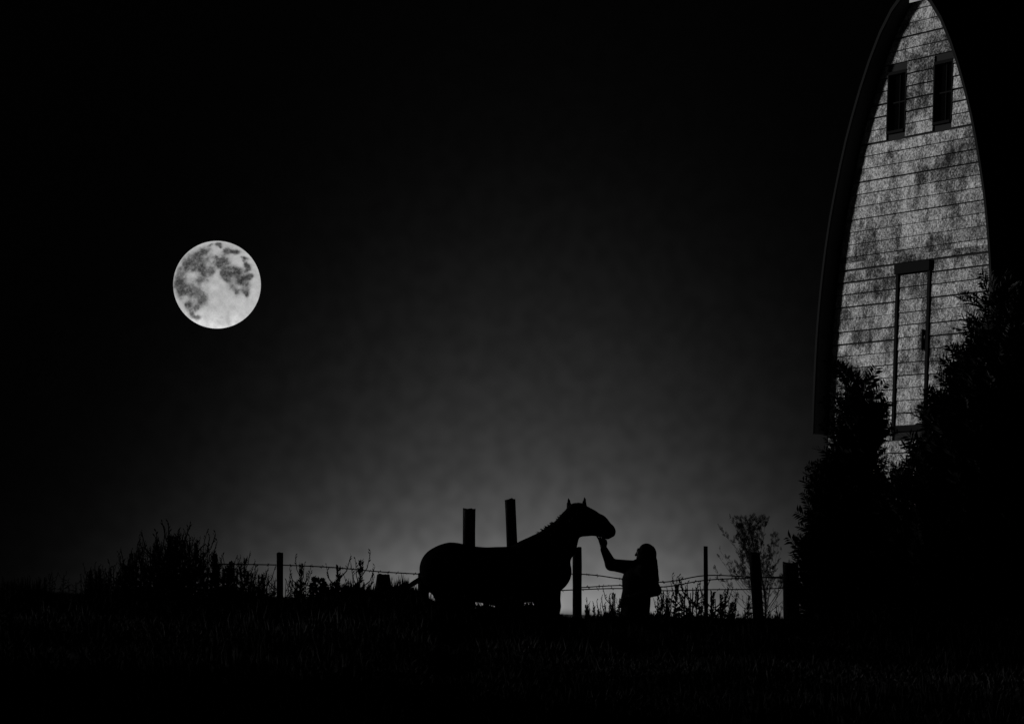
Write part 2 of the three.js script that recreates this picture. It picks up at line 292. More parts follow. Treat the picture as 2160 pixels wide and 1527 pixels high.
  part('foundation', box(-3.93, 3.93, -0.2, 0.24, -20.05, 0.03), mat(0.12), barn);
}

// ---------------------------------------------------------------- fence
const woodTex = tex(256, (u, v) => 0.42 + 0.5 * fbm(u * 32, v * 4, 130, 3, 0) * 0.9);
const postMat = mat(0.35, 1, { map: woodTex }), wireMat = mat(0.2, 0.6, { metalness: 0.6 });
function post(xTop, xLow, yTop, width, depth, label, seed, group = 'fence posts along the pasture', name = 'fence_post') {
  const top = at(xTop, yTop, depth), low = at(xLow, 1300, depth), w = width / FOCAL * depth / 2, gy = groundY(low.x, low.z) - 0.25, k = (gy - top.y) / (low.y - top.y), bot = top.clone().lerp(low, k), r = rng(seed);
  const n = 9, S = 10, pos = [], uv = [], idx = [];
  for (let i = 0; i <= n; i++) {
    const t = i / n, c = bot.clone().lerp(top, t), ww = w * (1.03 - 0.05 * t) * (0.96 + 0.08 * r());
    for (let q = 0; q < S; q++) { const a = q / S * 2 * Math.PI, e = ww / Math.max(Math.abs(Math.cos(a)), Math.abs(Math.sin(a))) ** 0.7, j = 0.95 + 0.1 * hash(q, i >> 2, seed); pos.push(c.x + Math.cos(a) * e * 0.97 * j, c.y + (i === n ? (hash(q, 3, seed) - 0.5) * w * 0.5 : 0), c.z + Math.sin(a) * e * j); uv.push(q / S, c.y); }
  }
  for (let i = 0; i < n; i++) for (let q = 0; q < S; q++) { const a = i * S + q, b = i * S + (q + 1) % S; idx.push(a, a + S, b, b, a + S, b + S); }
  pos.push(top.x, top.y, top.z); uv.push(0.5, top.y); const c = pos.length / 3 - 1; for (let q = 0; q < S; q++) idx.push(c, n * S + (q + 1) % S, n * S + q);
  const o = geom(pos, idx, uv); o.translate(-bot.x, -bot.y, -bot.z);
  const m = lone(name, o, postMat, label, 'fence post', group); m.position.copy(bot); return m;
}
const FD = 49.9;
post(590, 590, 1166, 14, FD, 'thin fence stake holding the wire beside the low round bush', 1);
post(893, 893, 1210, 24, FD + 0.1, 'short wooden fence post close behind the horse’s tail', 2);
post(990, 988, 1075, 28, FD, 'thick upright post rising above the horse’s rump', 3);
post(1076, 1087, 1053, 23, FD, 'tallest fence post, leaning, rising behind the horse’s back', 4);
post(1218, 1218, 1155, 20, FD + 0.1, 'wooden fence post standing between the horse and the person', 5);
post(1489, 1490, 1153, 9, FD, 'very thin fence stake in the weeds behind the person', 6);
post(1592, 1600, 1167, 24, FD, 'leaning wooden fence post next to the very thin stake', 7);
post(1667, 1671, 1188, 35, FD, 'broad wooden fence post against the edge of the trees', 8);
function wire(pts, label, seed) {
  const P = new THREE.CatmullRomCurve3(pts.map(([x, y]) => at(x, y, FD + 0.09))).getPoints(60), r = rng(seed);
  const g = new THREE.Group(); g.name = numbered('barbed_wire'); scene.add(g); tag(g, label, 'wire', 'strands of the pasture fence');
  part('strand', tube(P, P.map(() => 0.0065), 5), wireMat, g);
  const barbs = [];
  for (let i = 3; i < P.length - 2; i += 3) { const c = P[i], d = 0.022; for (let k = 0; k < 2; k++) { const v = new THREE.Vector3(r() - 0.5, r() - 0.5, r() - 0.5).normalize().multiplyScalar(d); barbs.push(tube([c.clone().sub(v), c.clone().add(v)], [0.003, 0.003], 4)); } }
  part('barbs', mergeGeometries(barbs), wireMat, g).userData.kind = 'stuff';
}
wire([[460, 1190], [590, 1192], [700, 1197], [800, 1206], [893, 1211.5]], 'top wire strand sagging from the thin stake to the short post', 1);
wire([[893, 1213], [990, 1216], [1080, 1214], [1218, 1211], [1260, 1214], [1310, 1221], [1400, 1228], [1489, 1214], [1597, 1218], [1669, 1220], [1760, 1222]], 'top wire strand running behind the person and the horse', 2);
wire([[1218, 1240], [1310, 1235], [1400, 1238], [1489, 1224], [1597, 1219], [1669, 1216]], 'second wire strand behind the person, crossing the one above at the leaning post', 3);
wire([[893, 1249], [1080, 1250], [1218, 1244], [1310, 1241.5], [1400, 1246], [1489, 1244], [1597, 1243], [1669, 1240]], 'lowest wire strand behind the person and the horse', 4);

// stump, broken rail and bush beside the short post
{
  const c = at(808, 1214, 46.6), gy = groundY(c.x, c.z) - 0.1, H = c.y - gy, w = 18 / FOCAL * 46.6, pos = [], idx = [], S = 16, n = 6;
  for (let i = 0; i <= n; i++) for (let q = 0; q < S; q++) { const a = q / S * 2 * Math.PI, e = w * (1 + 0.25 * (1 - i / n) ** 3 + 0.14 * (hash(q, 1, 9) - 0.5)) * (i === n ? 0.72 : i === n - 1 ? 0.97 : 1); pos.push(Math.cos(a) * e, H * i / n + (i === n ? 0.02 * hash(q, 2, 9) : 0), Math.sin(a) * e); }
  for (let i = 0; i < n; i++) for (let q = 0; q < S; q++) { const a = i * S + q, b = i * S + (q + 1) % S; idx.push(a, a + S, b, b, a + S, b + S); }
  pos.push(0, H, 0); for (let q = 0; q < S; q++) idx.push(pos.length / 3 - 1, n * S + (q + 1) % S, n * S + q);
  const m = lone('tree_stump', geom(pos, idx), mat(0.14), 'cut stump standing on the grassy bank at the end of the broken rail', 'stump'); m.position.set(c.x, gy, c.z);
  const pts = [at(822, 1243, 46.75), at(845, 1239, 47.3), at(862, 1237, 48), at(874, 1229, 48.9), at(888, 1220, 49.78)];
  lone('broken_rail', tube(pts, [0.014, 0.018, 0.023, 0.028, 0.026], 7), postMat, 'crooked broken rail slanting from the short post down to the stump', 'rail');
}

// ---------------------------------------------------------------- horse
{
  const D = 48.5, o = at(1050, 1290, D); o.y = LOW;
  const J = (x, y, z = 0) => at(x, y, D).sub(o).add(new THREE.Vector3(0, 0, z)), R = (px) => px / FOCAL * D;
  const horse = thing('horse', o, 0, 'dark horse standing in profile with its neck stretched to the person’s raised hand', 'horse');
  const FOOT = 1290 + (EYE.y - LOW) / D * FOCAL;           // ground level in the photograph's rows, below the crest
  const fy = (x, up = 0) => FOOT + (x - 1080) * Math.tan(ROLL) - up;
  const P = [];
  const c = (a, ra, b, rb, z = 1, k = 0.05) => P.push({ a, b, r: R(ra), s: R(rb), z, k });
  c(J(945, 1206), 58, J(1060, 1217), 59, 0.88); c(J(1060, 1217), 59, J(1128, 1209), 60, 0.86, 0.08);
  c(J(924, 1197), 34, J(955, 1190), 42, 1.2, 0.08); c(J(1150, 1195), 50, J(1164, 1206), 42, 0.75, 0.08);
  c(J(1093, 1158), 9, J(1130, 1152), 16, 0.6, 0.06);
  c(J(1135, 1184), 54, J(1176, 1146), 39, 0.55, 0.08); c(J(1176, 1146), 39, J(1204, 1106), 27, 0.6, 0.06); c(J(1204, 1106), 27, J(1214, 1085), 22, 0.65, 0.05);
  c(J(1216, 1080), 18, J(1232, 1099), 31, 0.55, 0.04); c(J(1232, 1099), 31, J(1262, 1108), 23, 0.55, 0.04); c(J(1262, 1108), 22, J(1282, 1119), 16, 0.62, 0.03); c(J(1287, 1123), 12, J(1281, 1130), 8, 0.8, 0.02);
  for (const s of [-1, 1]) {                               // ears, nostrils, eyes, legs
    c(J(1202 + (s > 0 ? 30 : 0), 1072, s * 0.045), 7, J(1199 + (s > 0 ? 34 : 0), 1051, s * 0.06), 2.6, 0.8, 0.014);
    c(J(1295, 1118, s * 0.055), 3, J(1293, 1121, s * 0.055), 3, 0.7, 0.012); c(J(1243, 1086, s * 0.075), 4.5, J(1243, 1086, s * 0.075), 4.5, 0.7, 0.015);
    const hx = s > 0 ? 0 : 16, z = s * 0.16, f = s > 0 ? 0 : -14;
    c(J(938 + hx * 0.3, 1212, z * 0.8), 44, J(950 + hx, 1262, z), 30, 0.7, 0.07); c(J(950 + hx, 1262, z), 30, J(928 + hx, 1352, z), 13, 0.7, 0.04);
    c(J(928 + hx, 1350, z), 12, J(926 + hx, 1352, z), 13, 0.75, 0.03); c(J(928 + hx, 1352, z), 11, J(936 + hx, fy(936, 48), z), 7.5, 0.85, 0.02);
    c(J(936 + hx, fy(936, 46), z), 9, J(943 + hx, fy(943, 18), z), 8, 0.9, 0.02); c(J(944 + hx, fy(944, 14), z), 11, J(947 + hx, fy(947, 8), z), 13, 0.9, 0.015);
    c(J(1150 + f, 1222, z * 0.8), 36, J(1163 + f, 1278, z), 19, 0.7, 0.06); c(J(1163 + f, 1278, z), 19, J(1164 + f, 1362, z), 11, 0.8, 0.03);
    c(J(1164 + f, 1360, z), 11.5, J(1165 + f, 1368, z), 11, 0.85, 0.02); c(J(1164 + f, 1368, z), 9, J(1165 + f, fy(1165, 48), z), 7.5, 0.85, 0.02);
    c(J(1165 + f, fy(1165, 46), z), 9, J(1171 + f, fy(1171, 18), z), 8, 0.9, 0.02); c(J(1172 + f, fy(1172, 14), z), 11, J(1175 + f, fy(1175, 8), z), 13, 0.9, 0.015);
  }
  const coat = mat(0.035, 0.75);
  part('body', surface(P, 0.016, (x, y, z, d) => Math.max(d, -y)), coat, horse);
  const hair = mat(0.02, 0.8), r = rng(31);
  // mane lying along the crest of the neck, forelock, tail
  const crestLine = [[1110, 1140], [1135, 1125], [1160, 1106], [1182, 1090], [1200, 1073], [1214, 1064]], locks = [];
  for (let i = 0; i < 90; i++) {
    const t = r() * (crestLine.length - 1.001), k = Math.floor(t), f = t - k, x = crestLine[k][0] + (crestLine[k + 1][0] - crestLine[k][0]) * f, y = crestLine[k][1] + (crestLine[k + 1][1] - crestLine[k][1]) * f, l = 26 + 22 * r();
    locks.push(tube([J(x + 3, y + 5, 0.0), J(x + 6 + 4 * r(), y + 4 + 3 * r(), 0.05), J(x + 12 + 6 * r(), y + l * 0.6, 0.10 + 0.02 * r()), J(x + 10 + 8 * r(), y + l, 0.12 + 0.02 * r())], [0.012, 0.014, 0.012, 0.003], 5));
  }
  for (let i = 0; i < 10; i++) { const z = (r() - 0.5) * 0.07; locks.push(tube([J(1218, 1062, z), J(1232, 1064, z * 1.1), J(1244 + 5 * r(), 1074 + 4 * r(), z * 1.2)], [0.01, 0.011, 0.003], 5)); }
  for (let i = 0; i < 40; i++) {
    const t = r() * (crestLine.length - 1.001), k = Math.floor(t), f = t - k, x = crestLine[k][0] + (crestLine[k + 1][0] - crestLine[k][0]) * f, y = crestLine[k][1] + (crestLine[k + 1][1] - crestLine[k][1]) * f, l = 3 + 5 * r();
    locks.push(tube([J(x + 6, y + 8, (r() - 0.5) * 0.04), J(x + 1, y + 2, (r() - 0.5) * 0.05), J(x - l * 0.8, y - l * 0.2, 0.03 * r())], [0.010, 0.009, 0.002], 4));
  }
  part('mane', mergeGeometries(locks), hair, horse);
  const tail = [];
  for (let i = 0; i < 70; i++) { const z = (r() - 0.5) * 0.15, w = (r() - 0.5) * 17; tail.push(tube([J(900, 1174, z * 0.3), J(892 + w * 0.2, 1192, z * 0.6), J(894 + w * 0.5, 1240, z), J(897 + w, 1310, z), J(899 + w, 1370 + 40 * r(), z)], [0.014, 0.018, 0.02, 0.016, 0.004], 5)); }
  part('tail', mergeGeometries(tail), hair, horse);
}

// ---------------------------------------------------------------- person
{
  const D = 48.45, o = at(1342, 1300, D); o.y = LOW;
  const J = (x, y, z = 0) => at(x, y, D).sub(o).add(new THREE.Vector3(0, 0, z)), R = (px) => px / FOCAL * D;
  const person = thing('person', o, 0, 'person in a dark jacket with an arm raised to the horse’s muzzle', 'person');
  const foot = 1290 + (EYE.y - LOW) / D * FOCAL + (1342 - 1080) * Math.tan(ROLL);
  const list = () => { const P = []; P.c = (a, ra, b = a, rb = ra, z = 1, k = 0.03) => P.push({ a, b, r: R(ra), s: R(rb), z, k }); return P; };
  const skin = mat(0.38, 0.6), cloth = mat(0.04, 0.95), trousers = mat(0.05, 0.95), leather = mat(0.04, 0.6), hairMat = mat(0.03, 0.6);
  // body, head and hands: one surface built from a coarse body and fine head and hands
  const B = list();
  B.c(J(1349, 1205), 20, J(1345, 1262), 20, 1.35); B.c(J(1345, 1262), 20, J(1343, 1305), 24, 1.3);
  B.c(J(1360, 1192), 8.5, J(1354, 1206), 10, 1.1, 0.04);
  const far = [J(1345, 1199, -0.17), J(1290, 1191, -0.09), J(1273.5, 1157, -0.01)], near = [J(1360, 1203, 0.18), J(1383, 1246, 0.22), J(1336, 1262, 0.2)];
  B.c(far[0], 12, far[1], 9); B.c(far[1], 9, far[2], 5.5); B.c(near[0], 12, near[1], 8.5); B.c(near[1], 8.5, near[2], 5.5);
  for (const s of [-1, 1]) { B.c(J(1343, 1312, s * 0.09), 19, J(1339, foot - 92, s * 0.1), 12, 1); B.c(J(1339, foot - 92, s * 0.1), 11.5, J(1345, foot - 14, s * 0.1), 7); B.c(J(1345, foot - 9, s * 0.1), 7, J(1326, foot - 6, s * 0.11), 5.5); }
  const Hd = list();
  Hd.c(J(1365, 1166), 15.5, J(1362, 1168), 15, 0.82, 0.02); Hd.c(J(1354, 1168), 11, J(1352, 1178), 7.5, 0.85, 0.02); Hd.c(J(1347.5, 1181.5), 3.6, J(1352, 1183), 4, 1.2, 0.012);
  Hd.c(J(1344.5, 1164), 1.6, J(1341.3, 1171), 2.5, 0.9, 0.008); Hd.c(J(1344, 1176), 1.9, J(1344.3, 1178.6), 1.9, 1.9, 0.006); Hd.c(J(1346, 1160), 2.5, J(1347, 1159), 3, 2.4, 0.012);
  for (const s of [-1, 1]) { Hd.c(J(1347, 1165.5, s * 0.03), 2.4, J(1347, 1165.5, s * 0.03), 2.4, 1, 0.005); Hd.c(J(1364, 1167, s * 0.066), 3, J(1365, 1173, s * 0.064), 2, 0.6, 0.006); }
  Hd.c(J(1361, 1178), 9, J(1360, 1194), 8.5, 1, 0.02);
  function hand(W, dir, side, out, P) {                     // wrist, direction of the fingers, side of the thumb, way the palm faces
    const p = (a, b, c) => W.clone().addScaledVector(dir, a).addScaledVector(side, b).addScaledVector(out, c);
    P.push({ a: p(-0.02, 0, 0), b: p(0.03, 0, 0), r: 0.026, s: 0.026, k: 0.01 });
    for (const b of [-0.027, -0.009, 0.009, 0.027]) P.push({ a: p(0.02, b * 0.6, 0), b: p(0.085, b, 0), r: 0.015, s: 0.012, k: 0.012 });
    [[-0.029, 0.055], [-0.01, 0.068], [0.01, 0.074], [0.029, 0.066]].forEach(([b, l]) => { const k0 = p(0.088, b, 0), k1 = p(0.088 + l * 0.42, b * 1.12, 0.008), k2 = p(0.088 + l * 0.72, b * 1.15, 0.026), k3 = p(0.088 + l * 0.88, b * 1.12, 0.042); P.push({ a: k0, b: k1, r: 0.0095, s: 0.009, k: 0.004 }, { a: k1, b: k2, r: 0.009, s: 0.0085, k: 0.003 }, { a: k2, b: k3, r: 0.0085, s: 0.0075, k: 0.003 }); });
    P.push({ a: p(0.015, 0.02, 0), b: p(0.05, 0.045, 0.012), r: 0.014, s: 0.0105, k: 0.01 }, { a: p(0.05, 0.045, 0.012), b: p(0.082, 0.052, 0.028), r: 0.0105, s: 0.0085, k: 0.003 });
  }
  const dirF = J(1270, 1138, 0.0).sub(far[2]).normalize(), H1 = [], H2 = [];
  { const sd = new THREE.Vector3(1, 0, 0.35); sd.addScaledVector(dirF, -sd.dot(dirF)).normalize(); hand(far[2], dirF, sd, new THREE.Vector3().crossVectors(sd, dirF), H1); }
  const dirN = near[2].clone().sub(near[1]).normalize(); hand(near[2], dirN, new THREE.Vector3(0, 1, 0), new THREE.Vector3(0, 0, -1), H2);
  part('body', mergeGeometries([surface(B, 0.014), surface(Hd, 0.005), surface(H1, 0.0036), surface(H2, 0.0036)]), skin, person);
  const Jk = list();
  Jk.c(J(1350, 1206), 28, J(1345, 1225), 30, 1.25, 0.05); Jk.c(J(1345, 1225), 30, J(1341, 1268), 29, 1.2, 0.05); Jk.c(J(1341, 1268), 29, J(1339.5, 1318), 33, 1.15, 0.05);
  Jk.c(J(1362, 1196), 12, J(1358, 1204), 15, 1.2, 0.04);
  Jk.c(far[0], 17, far[1].clone(), 12.5, 1, 0.05); Jk.c(far[1], 12.5, far[2].clone().lerp(far[1], 0.05), 8, 1, 0.02); Jk.c(near[0], 17, near[1], 11, 1, 0.05); Jk.c(near[1], 11, near[2].clone().lerp(near[1], 0.1), 9, 1, 0.02);
  part('jacket', surface(Jk, 0.013), cloth, person);
  const Tr = list();
  for (const s of [-1, 1]) { Tr.c(J(1342, 1312, s * 0.085), 24, J(1339, foot - 92, s * 0.1), 15.5, 1, 0.03); Tr.c(J(1339, foot - 92, s * 0.1), 15, J(1345, foot - 22, s * 0.1), 11.5, 1, 0.02); }
  part('trousers', surface(Tr, 0.014), trousers, person);
  for (const s of [-1, 1]) { const Bo = list(); Bo.c(J(1346, foot - 34, s * 0.1), 11, J(1346, foot - 12, s * 0.1), 10.5, 1, 0.02); Bo.c(J(1348, foot - 9, s * 0.1), 9, J(1322, foot - 7, s * 0.112), 7.2, 1, 0.03); part('boot', surface(Bo, 0.009, (x, y, z, d) => Math.max(d, -y - 0.002)), leather, person); }
  const Ha = list();
  Ha.c(J(1366, 1165), 18, J(1364, 1163), 17, 0.85, 0.02); Ha.c(J(1371, 1172), 13.5, J(1378, 1196), 9.5, 0.95, 0.03); Ha.c(J(1378, 1196), 9.5, J(1381, 1222), 6, 1.3, 0.02);
  const wisps = [surface(Ha, 0.007)], rw = rng(61);
  for (let i = 0; i < 46; i++) { const z = (rw() - 0.5) * 0.11, q = rw(); wisps.push(tube([J(1374 + 7 * q, 1160 + 10 * rw(), z), J(1382 + 3 * rw(), 1182, z), J(1383 + 5 * rw(), 1205 + 10 * rw(), z * 1.2), J(1379 + 12 * rw(), 1222 + 16 * rw(), z * 1.3)], [0.006, 0.009, 0.008, 0.002], 4)); }
  part('hair', mergeGeometries(wisps), hairMat, person);
}

// ---------------------------------------------------------------- weeds and grass
const weedMat = mat(0.06, 0.95), grassMat = mat(0.06, 0.95);
function leafGeo(root, dir, len, wid, droop, r) {           // a folded, bent blade of two pairs of faces
  const s = new THREE.Vector3(r() - 0.5, 0.2 * (r() - 0.5), r() - 0.5).cross(dir).normalize(), up = new THREE.Vector3(0, 1, 0);
  const m = root.clone().addScaledVector(dir, len * 0.5).addScaledVector(up, len * 0.05), e = root.clone().addScaledVector(dir, len).addScaledVector(up, -droop * len);
  const a = m.clone().addScaledVector(s, wid), b = m.clone().addScaledVector(s, -wid); m.y -= wid * 0.4;
  return [root, a, m, b, e];
}
class Leaves { constructor() { this.p = []; this.i = []; } add(l) { const n = this.p.length / 3; for (const v of l) this.p.push(v.x, v.y, v.z); this.i.push(n, n + 1, n + 2, n, n + 2, n + 3, n + 1, n + 4, n + 2, n + 2, n + 4, n + 3); } geo() { return geom(this.p, this.i).toNonIndexed(); } }
function weedProto(kind, seed) {                            // unit height; the parts of a weed
  const r = rng(seed), lean = (r() - 0.5) * 0.16, bend = (r() - 0.5) * 0.14, P = (t, dx = 0, dz = 0) => new THREE.Vector3(lean * t + bend * t * t + dx, t, dz + lean * 0.5 * t * t), L = new Leaves(), stems = [];
  const stemPts = [0, 0.25, 0.5, 0.75, 1].map((t) => P(t));
  stems.push(tube(stemPts, [0.016, 0.014, 0.011, 0.008, 0.004], 5));
  const n = kind === 0 ? 26 : kind === 1 ? 34 : 44;
  for (let k = 0; k < n; k++) {
    const t = kind === 2 ? 0.1 + 0.9 * k / n : 0.06 + 0.8 * k / n, a = k * 2.4 + r(), up = kind === 2 ? 0.9 + r() : 0.35 + 0.7 * r();
    const d = new THREE.Vector3(Math.cos(a), up, Math.sin(a)).normalize(), len = (kind === 2 ? 0.14 : 0.2) * (1.15 - 0.75 * t) * (0.7 + 0.6 * r());
    L.add(leafGeo(P(t), d, len, len * (kind === 1 ? 0.2 : 0.12), 0.15 + 0.35 * r(), r));
  }
  if (kind < 2) for (let k = 0; k < (kind ? 7 : 5); k++) {                // side branches with seed heads
    const t = 0.5 + 0.45 * r(), a = r() * 6.28, e = P(t).add(new THREE.Vector3(Math.cos(a) * 0.14, 0.16 + 0.08 * r(), Math.sin(a) * 0.14)), mid = P(t).lerp(e, 0.5).add(new THREE.Vector3(Math.cos(a) * 0.03, -0.02, Math.sin(a) * 0.03));
    stems.push(tube([P(t), mid, e], [0.007, 0.005, 0.003], 4));
    for (let q = 0; q < 7; q++) { const b = q * 0.9 + r(); L.add(leafGeo(e.clone().lerp(mid, q / 6), new THREE.Vector3(Math.cos(b), 1.1, Math.sin(b)).normalize(), 0.038, 0.006, 0, r)); }
  }
  if (kind === 1) for (let k = 0; k < 30; k++) { const t = 0.8 + 0.22 * k / 30, a = k * 2.1; L.add(leafGeo(P(t), new THREE.Vector3(Math.cos(a), 1.2, Math.sin(a)).normalize(), 0.05, 0.012, 0, r)); }
  const g = new THREE.Group();
  part('stem', mergeGeometries(stems), weedMat, g); const f = part('foliage', L.geo(), weedMat, g); f.userData.kind = 'stuff';
  return g;
}
const protos = [0, 1, 2, 0, 1, 2].map((k, i) => weedProto(k, 200 + i));
function weed(px, py, depth, k, turn, label, group) {
  const tip = at(px, py, depth), gy = groundY(tip.x, tip.z) - 0.02, g = protos[k].clone(), h = tip.y - gy;
  if (h < 0.04) return;
  g.name = numbered('weed'); g.position.set(tip.x, gy, tip.z); g.rotation.y = turn; g.scale.set(Math.max(0.45, h) * 0.9, h, Math.max(0.45, h) * 0.9); scene.add(g); tag(g, label, 'weed', group);
}
{
  const r = rng(77), put = (xs, f, dep, label, group) => { for (const x of xs) weed(x, f(x), dep[0] + (dep[1] - dep[0]) * r(), Math.floor(r() * 6), r() * 6.28, label, group); };
  const range = (a, b, n) => Array.from({ length: n }, (_, i) => a + (b - a) * (i + r() * 0.9) / n);
  // dense thicket: its tops, from the photograph
  const top = [[-60, 1215], [60, 1215], [180, 1205], [250, 1185], [300, 1150], [350, 1140], [375, 1132], [410, 1140], [440, 1155], [470, 1185], [520, 1182], [560, 1205], [585, 1220]];
  const tops = (x) => { let i = 0; while (i < top.length - 2 && top[i + 1][0] < x) i++; const [a, p] = top[i], [b, q] = top[i + 1]; return p + (q - p) * (x - a) / (b - a); };
  put(range(190, 490, 84), (x) => tops(x) + (r() < 0.4 ? 6 : 4 + 45 * r()), [44.2, 47], 'tall leafy weed in the dense thicket away from the thin stake', 'weeds of the thicket');
  put(range(-60, 230, 26), (x) => tops(x) + 30 * r(), [43.5, 46], 'low dark weed at the outer end of the dense thicket', 'weeds at the end of the thicket');
  put(range(470, 585, 24), (x) => tops(x) + 28 * r(), [44, 46.5], 'ragged weed between the dense thicket and the thin stake', 'weeds before the thin stake');
  weed(638, 1196, 46, 1, 1, 'slender weed stem just beside the thin fence stake', 'slender stems under the sagging wire'); weed(712, 1202, 46.5, 4, 2, 'slender weed stem rising past the low round bush', 'slender stems under the sagging wire'); weed(757, 1190, 46.5, 1, 4, 'tallest slender weed stem, topping the sagging wire near the stump', 'slender stems under the sagging wire');
  put([604, 612, 622, 630, 645, 652], () => 1212 + 28 * r(), [44.5, 46.5], 'small weed at the foot of the thin fence stake', 'weeds at the foot of the thin stake');
  put([700, 722, 735, 745, 765, 778], () => 1222 + 16 * r(), [45, 46.5], 'small weed on the bank between the round bush and the stump', 'weeds between bush and stump');
  put([1236, 1246, 1256, 1264, 1272, 1281, 1290, 1297, 1303, 1308, 1240, 1284], (x) => (x > 1292 ? 1250 : x < 1250 ? 1262 : 1272) + 26 * r(), [44.4, 46.5], 'ragged weed between the fence post and the person', 'weeds before the person');
  put(range(1386, 1486, 17), () => 1238 + 42 * r(), [44.4, 47.5], 'ragged weed between the person and the very thin stake', 'weeds behind the person');
  put(range(1496, 1585, 12), () => 1240 + 50 * r(), [44.4, 47.5], 'ragged weed between the very thin stake and the leaning post', 'weeds by the leaning post');
  put(range(1612, 1655, 4), () => 1268 + 26 * r(), [44.4, 46], 'small weed between the leaning post and the broad post', 'weeds by the broad post');
  put([1004, 1018, 1030, 1042, 1102, 1112, 1124], () => 1281 + 10 * r(), [44.2, 45.2], 'small weed on the bank under the horse’s belly', 'weeds under the belly');
  put(range(830, 930, 9), (x) => 1240 + (x > 900 ? 22 : 0) + 16 * r(), [44.2, 45.5], 'small weed on the bank behind the horse’s tail', 'weeds behind the tail');
  put([1150, 1168, 1186, 1196, 1203, 1212], () => 1290 + 12 * r(), [44.2, 45.5], 'small weed under the horse’s chest', 'weeds under the horse');
  put(range(1680, 2150, 24), (x) => 1270 + 40 * r(), [44.2, 47], 'dark weed on the bank in front of the trees', 'weeds before the trees');
}
// low round bush on the bank
function bush(px0, px1, pyTop, depth, n, label, seed) {
  const r = rng(seed), c = at((px0 + px1) / 2, pyTop, depth), gy = groundY(c.x, c.z) - 0.03, rx = (px1 - px0) / 2 / FOCAL * depth, H = c.y - gy, L = new Leaves(), stems = [];
  const g = thing('bush', new THREE.Vector3(c.x, gy, c.z), 0, label, 'bush');
  for (let k = 0; k < 14; k++) { const a = r() * 6.28, e = new THREE.Vector3(Math.cos(a) * rx * 0.7 * r(), H * (0.6 + 0.35 * r()), Math.sin(a) * rx * 0.7 * r()); stems.push(tube([new THREE.Vector3(e.x * 0.2, 0, e.z * 0.2), e.clone().multiplyScalar(0.55), e], [0.01, 0.007, 0.003], 4)); }
  for (let k = 0; k < n; k++) {
    const a = r() * 6.28, v = r(), u = Math.sqrt(r()) * (0.75 + 0.25 * r()), w = Math.pow(Math.max(0, 1 - (v - 0.35) ** 4 * 4.5), 0.5), p = new THREE.Vector3(Math.cos(a) * u * rx * w, v * H * 0.97, Math.sin(a) * u * rx * w);
    L.add(leafGeo(p, new THREE.Vector3(Math.cos(a) + r() - 0.5, 0.4 + r(), Math.sin(a) + r() - 0.5).normalize(), 0.035 + 0.03 * r(), 0.013, 0.2, r));
  }
  part('stems', mergeGeometries(stems), weedMat, g); part('foliage', L.geo(), weedMat, g).userData.kind = 'stuff';
}
bush(648, 694, 1217, 46.2, 1500, 'low round bush on the bank under the sagging wire', 41);
// grass over the bank
{
  const r = rng(99), pos = [], idx = [];
  for (let b = 0; b < 7; b++) {
    const a = r() * 6.28, x = (r() - 0.5) * 0.06, z = (r() - 0.5) * 0.06, h = 0.45 + 0.55 * r(), l = 0.15 + 0.5 * r(), w = 0.05, n = pos.length / 3, cx = Math.cos(a), cz = Math.sin(a);
    for (const [t, k] of [[0, 1], [0.5, 0.8], [0.85, 0.4]]) { const q = l * t * t * 0.6; pos.push(x + cx * q - cz * w * k, h * t, z + cz * q + cx * w * k, x + cx * q + cz * w * k, h * t, z + cz * q - cx * w * k); }
    pos.push(x + cx * l * 0.6, h, z + cz * l * 0.6);
    idx.push(n, n + 1, n + 2, n + 1, n + 3, n + 2, n + 2, n + 3, n + 4, n + 3, n + 5, n + 4, n + 4, n + 5, n + 6);
  }
  const N = 60000, im = new THREE.InstancedMesh(geom(pos, idx).toNonIndexed(), grassMat, N), M = new THREE.Matrix4(), q = new THREE.Quaternion(), up = new THREE.Vector3(0, 1, 0), col = new THREE.Color();
  im.geometry.computeVertexNormals();
  for (let i = 0; i < N; i++) {
    const near = i % 4, z = near === 0 ? -43 - 3 * r() : -22 - 23 * r(), x = -8 + 17 * r(), tuft = fbm(x * 1.3, z * 0.8, 140, 3);
    const clump = smooth(0.5, 0.72, fbm(x * 2.1 + 9, z * 1.7, 145, 3)), h = (0.035 + 0.12 * tuft * tuft * (0.6 + 0.8 * r()) + 0.17 * clump * r()) * (near === 0 ? 0.8 : 1.15);
    M.compose(new THREE.Vector3(x, groundY(x, z) - 0.005, z), q.setFromAxisAngle(up, r() * 6.28), new THREE.Vector3(0.11 + 0.06 * r(), h, 0.11 + 0.06 * r()));
    im.setMatrixAt(i, M); im.setColorAt(i, col.setScalar(0.5 + 0.9 * fbm(x * 0.8 + 40, z * 0.5, 150, 3) * (0.5 + r())));
  }
  im.name = 'grass'; im.castShadow = im.receiveShadow = true; tag(im, 'rough dark grass covering the bank in front of the horse', 'grass', null, 'stuff'); scene.add(im);
}

